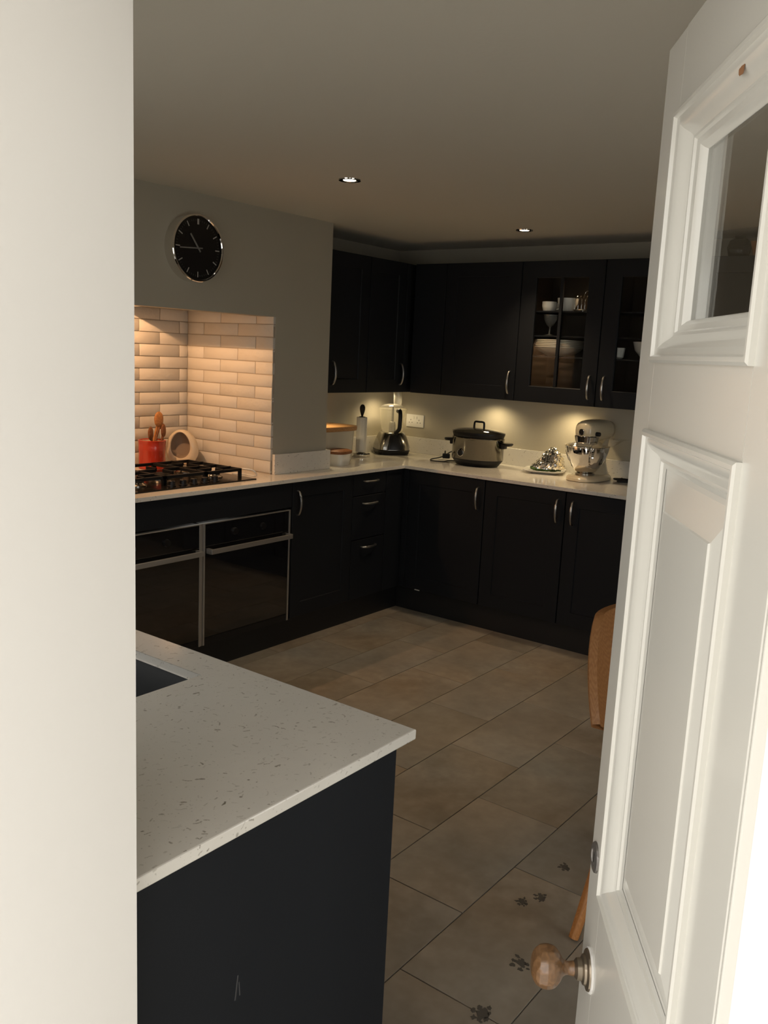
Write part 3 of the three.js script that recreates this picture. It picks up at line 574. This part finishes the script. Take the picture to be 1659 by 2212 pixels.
{ // slow cooker
  const t = thing('slow_cooker', 'oval stainless slow cooker with black base and glass lid', 'slow cooker', [.40, TOP, .262], -Math.PI / 2 + .05);
  const a = .168, b = .122;
  obj('base', loft([[.0, a - .034, b - .03], [.006, a - .028, b - .024], [.026, a - .012, b - .012], [.038, a - .002, b - .002], [.044, a - .001, b - .001]], 64), M.black, t);
  obj('body', loft([[.044, a, b], [.046, a + .001, b + .001], [.168, a + .001, b + .001], [.172, a + .003, b + .003], [.176, a + .002, b + .002]], 72), M.bodySteel, t);
  obj('crock_rim', loft([[.1765, a - .004, b - .004], [.186, a - .001, b - .001], [.2, a + .004, b + .004], [.206, a + .003, b + .003]], 64), M.black, t);
  const lid = obj('lid', loft([[.206, a + .004, b + .004], [.209, a + .008, b + .008], [.212, a + .004, b + .004], [.222, a - .03, b - .025], [.23, a - .075, b - .06], [.233, .04, .03]], 64), phys([.03, .028, .022], .06, { clearcoat: 1, clearcoatRoughness: .03 }), t);
  obj('lid_handle', rope([[-.034, .231, 0], [-.034, .25, 0], [-.03, .268, 0], [0, .27, 0], [.03, .268, 0], [.034, .25, 0], [.034, .231, 0]], .0065, 30, 10), M.black, lid);
  for (const s of [-1, 1]) obj('side_handle', [loft([[.12, .014, .03, 3, s * (a + .008), 0], [.15, .016, .03, 3, s * (a + .01), 0]], 24), loft([[.14, .03, .036, 2.6, s * (a + .03), 0], [.15, .034, .04, 2.6, s * (a + .032), 0], [.155, .03, .036, 2.6, s * (a + .032), 0]], 28)], M.black, t);
  const zf = b * Math.sqrt(1 - (.055 / a) ** 2);
  const k = obj('dial', lathe([[0, 0], [.016, 0], [.015, .012], [.013, .014], [0, .014]]).rotateX(Math.PI / 2).translate(-.055, .082, zf), M.black, t);
  obj('dial_ring', lathe([[.017, -.003], [.023, -.003], [.023, .006], [.02, .008], [.017, .006]]).rotateX(Math.PI / 2).translate(-.055, .082, zf), M.chrome, k);
  const c = thing('power_cord', 'black cord with its plug lying left of the slow cooker', 'cord');
  obj('cord', [rope([[.47, TOP + .005, .11], [.4, TOP + .005, .05], [.33, TOP + .005, .06], [.3, TOP + .006, .0], [.36, TOP + .006, -.055], [.46, TOP + .02, -.03], [.5, TOP + .05, .0], [.52, TOP + .07, .045]], .0038, 60, 8)], M.rubber, c);
  obj('plug', [bx(-.02, .02, 0, .03, -.024, .024, .006).rotateY(.6).translate(.45, TOP + .012, .0), bx(-.003, .003, .03, .05, -.012, -.006).translate(.45, TOP + .01, .0)], M.rubber, c);
}
{ // plate of greens under foil
  const t = thing('square_plate', 'white square plate beside the stand mixer', 'plate', [.475, TOP, .69], .35);
  obj('plate', loft([[0, .075, .075, 5], [.003, .08, .08, 5], [.008, .1, .1, 5.5], [.018, .122, .122, 5], [.0205, .121, .121, 5], [.011, .096, .096, 5], [.008, .085, .085, 5]], 64), M.china, t);
  const s = thing('salad_leaves', 'dark green salad leaves poking out from under the foil', 'salad', [.47, TOP + .009, .70]);
  for (let i = 0; i < 12; i++) { const a = i / 12 * 6.28; obj('leaf', blob(.034, .5, 1.8, 1.2, .34, .8, i * 3.3, false, 3).rotateY(-a).translate(Math.cos(a) * .054, .018, Math.sin(a) * .054), M.leaf, s); }
  const f = thing('foil_wrap', 'crumpled silver foil heaped over the salad', 'foil', [.47, TOP + .005, .715], 0);
  const g = clean(new THREE.IcosahedronGeometry(.09, 14)), p = g.attributes.position;
  for (let i = 0; i < p.count; i++) {
    const v = V(p.getX(i), p.getY(i), p.getZ(i)), q = v.clone().multiplyScalar(26); let k = 0;
    k += Math.abs(noise.noise(q.x, q.y, q.z)) * .13 + Math.abs(noise.noise(q.x * 2.4 + 7, q.y * 2.4, q.z * 2.4)) * .08 + noise.noise(q.x * 5, q.y * 5, q.z * 5 + 3) * .03;
    v.multiplyScalar(1 + k - .08); const up = Math.max(0, v.y) / .09;
    p.setXYZ(i, v.x * 1.05 * (1 - .45 * up), Math.max(-.008, v.y * 1.32) + .034, (v.z + .045 * up) * (1.14 - .5 * up));
  }
  g.computeVertexNormals(); obj('foil', g, M.foil, f);
}
{ // stand mixer, nose towards the room (local +z = nose)
  const t = thing('stand_mixer', 'cream stand mixer with a polished steel bowl beside the open door', 'stand mixer', [.43, TOP, 1.0], -Math.PI / 2 - .05);
  obj('base', loft([[0, .092, .158, 2.6, 0, .008], [.004, .1, .166, 2.6, 0, .008], [.018, .1, .166, 2.6, 0, .008], [.027, .092, .158, 2.6, 0, .008], [.032, .078, .14, 2.6, 0, .008]], 56), M.cream, t);
  obj('pedestal', loft([[.022, .075, .075, 2.6, 0, -.075], [.05, .058, .06, 2.4, 0, -.085], [.1, .043, .047, 2.3, 0, -.093], [.16, .04, .043, 2.3, 0, -.095], [.2, .048, .05, 2.3, 0, -.088], [.235, .055, .07, 2.4, 0, -.07]], 40), M.cream, t);
  const hr = [[-.19, .02, .022], [-.186, .04, .038], [-.165, .056, .052], [-.11, .066, .06], [-.03, .07, .064], [.05, .068, .062], [.1, .061, .057], [.125, .048, .046], [.136, .028, .028]];
  obj('head', loft(hr.map(([z, a, b]) => [z, a, b, 2.4]), 44).rotateX(Math.PI / 2).translate(0, .283, 0), M.cream, t);
  obj('trim_band', [loft([[.205, .05, .05, 2.5, 0, .074], [.21, .058, .058, 2.5, 0, .074], [.252, .0655, .064, 2.5, 0, .074], [.257, .06, .06, 2.5, 0, .074]], 44)], M.chrome, t);
  const hub = obj('attachment_hub', lathe([[.013, .006], [.0145, .01], [.018, .009], [.02, 0], [.02, -.02]]).rotateX(Math.PI / 2).translate(0, .278, .136), M.chrome, t);
  obj('hub_cap', cyl(.0135, .0135, .02, 0, -.013, 0, 28).rotateX(Math.PI / 2).translate(0, .278, .136), M.black, hub);
  obj('hub_knob', [lathe([[0, 0], [.012, 0], [.012, .02], [.01, .024], [0, .024]]).rotateZ(-Math.PI / 2).translate(.062, .27, .085)], M.black, t);
  obj('beater_shaft', [lathe([[0, .13], [.014, .13], [.018, .15], [.03, .175], [.03, .2], [0, .2]], 28).translate(0, 0, .065)], M.steel, t);
  obj('bowl', lathe([[0, .044], [.04, .044], [.046, .048], [.06, .054], [.078, .078], [.1, .112], [.116, .15], [.124, .193], [.128, .196], [.127, .199], [.121, .196], [.113, .15], [.097, .114], [.074, .08], [.04, .055], [0, .053]], 72).translate(0, 0, .06), M.chrome, t);
  obj('bowl_foot', lathe([[0, .026], [.052, .026], [.054, .03], [.054, .042], [.046, .046], [0, .046]]).translate(0, 0, .06), M.steel, t);
  obj('bowl_handle', rope([[.118, .175, 0], [.15, .178, 0], [.165, .15, 0], [.15, .11, 0], [.104, .105, 0]], .007, 24, 8, false, .55).rotateY(-.9).translate(0, 0, .06), M.chrome, t);
  obj('splash_guard', lathe([[.05, .222], [.07, .222], [.108, .207], [.118, .2015], [.116, .1995], [.068, .218], [.05, .219]], 56).translate(0, 0, .06), M.clear, t);
  obj('pouring_chute', [loft([[.205, .03, .035, 4, .11, .03], [.245, .045, .05, 4, .15, .02], [.2465, .06, .056, 4, .156, .02]], 28)], M.clear, t);
  tag(obj('power_cord', rope([[.605, TOP + .006, 1.125], [.56, TOP + .006, 1.135], [.45, TOP + .006, 1.17], [.5, TOP + .007, 1.24], [.58, TOP + .007, 1.17], [.5, TOP + .013, 1.12], [.46, TOP + .013, 1.2], [.54, TOP + .014, 1.26], [.59, TOP + .01, 1.34]], .005, 70, 8), M.rubber), 'coiled black cord behind the stand mixer', 'cord');
}

// ------------------------------------------------------------------ tub chair behind the door
{
  const t = thing('tub_chair', 'tan wooden tub chair with a curved back behind the open door', 'chair', [-1.775, 0, 2.335], -1.104);   // local +z = front
  const shell = [], n = 48, prof = k => { const a = (k / n * 2 - 1) * 2.02, c = Math.abs(k / n * 2 - 1); return [a, .83 - .02 * c - .33 * Math.max(0, c - .62) ** 1.25 * 3.2]; };
  const ring = (r0, r1, lift) => shell;
  const rows = [[], [], [], [], []];
  for (let k = 0; k <= n; k++) {
    const [a, top] = prof(k), P = (r, y) => { const q = a * (y < .5 ? .5 : 1); return [Math.sin(q) * r, y, -Math.cos(q) * r]; };
    rows[0].push(P(.19, .43)); rows[1].push(P(.295, top - .004)); rows[2].push(P(.292, top + .004)); rows[3].push(P(.268, top + .004)); rows[4].push(P(.265, top - .004));
  }
  rows.push(rows[0].map((p, k) => { const a = prof(k)[0] * .5; return [Math.sin(a) * .165, .43, -Math.cos(a) * .165]; })); rows.push(rows[0]);
  obj('backrest', grid(rows, false, .8), M.chairWood, t);
  obj('seat', loft([[.405, .18, .18, 2.6, 0, .03], [.41, .205, .205, 2.6, 0, .03], [.43, .21, .21, 2.6, 0, .03], [.437, .195, .195, 2.6, 0, .03]], 48), M.chairWood, t);
  for (const [x, z] of [[-.235, .262], [.235, .262], [.13, -.17], [-.13, -.17]]) obj('leg', rope([[x * .78, .41, z * .78], [x * 1.0, .2, z * 1.0], [x * 1.22, .003, z * 1.22]], q => .021 - .007 * q, 10, 14), M.wood, t);
}

// ------------------------------------------------------------------ muddy paw marks on the tiles
[[-2.6, 2.176, .3, 1.15, 'largest and darkest muddy paw mark, nearest the doorway'], [-2.375, 2.16, 1.2, 1.1, 'muddy paw mark on the tile left of the door knob'], [-2.135, 2.035, .6, .8, 'left mark of the pair of small muddy prints'], [-2.08, 2.066, .2, .85, 'right mark of the pair of small muddy prints'], [-1.885, 2.05, .9, .8, 'faint muddy print nearest the chair']].forEach(([x, z, a, s, label], q) => {
  const g = []; const dab = (dx, dz, r, e) => { const sh = new THREE.Shape(); for (let i = 0; i < 14; i++) { const an = i / 14 * 6.283, rr = r * s * (1 + .9 * noise.noise(Math.cos(an) * 1.3 + q * 5 + dx * 99, Math.sin(an) * 1.3, dz * 77)); i ? sh.lineTo(Math.cos(an) * rr * e, Math.sin(an) * rr) : sh.moveTo(Math.cos(an) * rr * e, Math.sin(an) * rr); } g.push(new THREE.ExtrudeGeometry(sh, { depth: .0005, bevelEnabled: false }).rotateX(-Math.PI / 2).translate(dx * s, .0002, dz * s)); };
  dab(0, 0, .011, 1.5); dab(.017, -.009, .006, 1); dab(.005, -.021, .007, .8); dab(-.014, -.015, .0055, 1.2); dab(.024, .009, .0045, 1.4); dab(-.01, .011, .005, 1.6); dab(.008, .012, .004, 1.3); dab(-.022, .002, .0035, 1);
  const m = obj('paw_print', g, M.mud); m.position.set(x, .0003, z); m.rotation.y = a; m.userData.kind = 'stuff'; tag(m, label, 'paw print', 'muddy paw prints on the floor');
});

renderer.render(scene, camera);
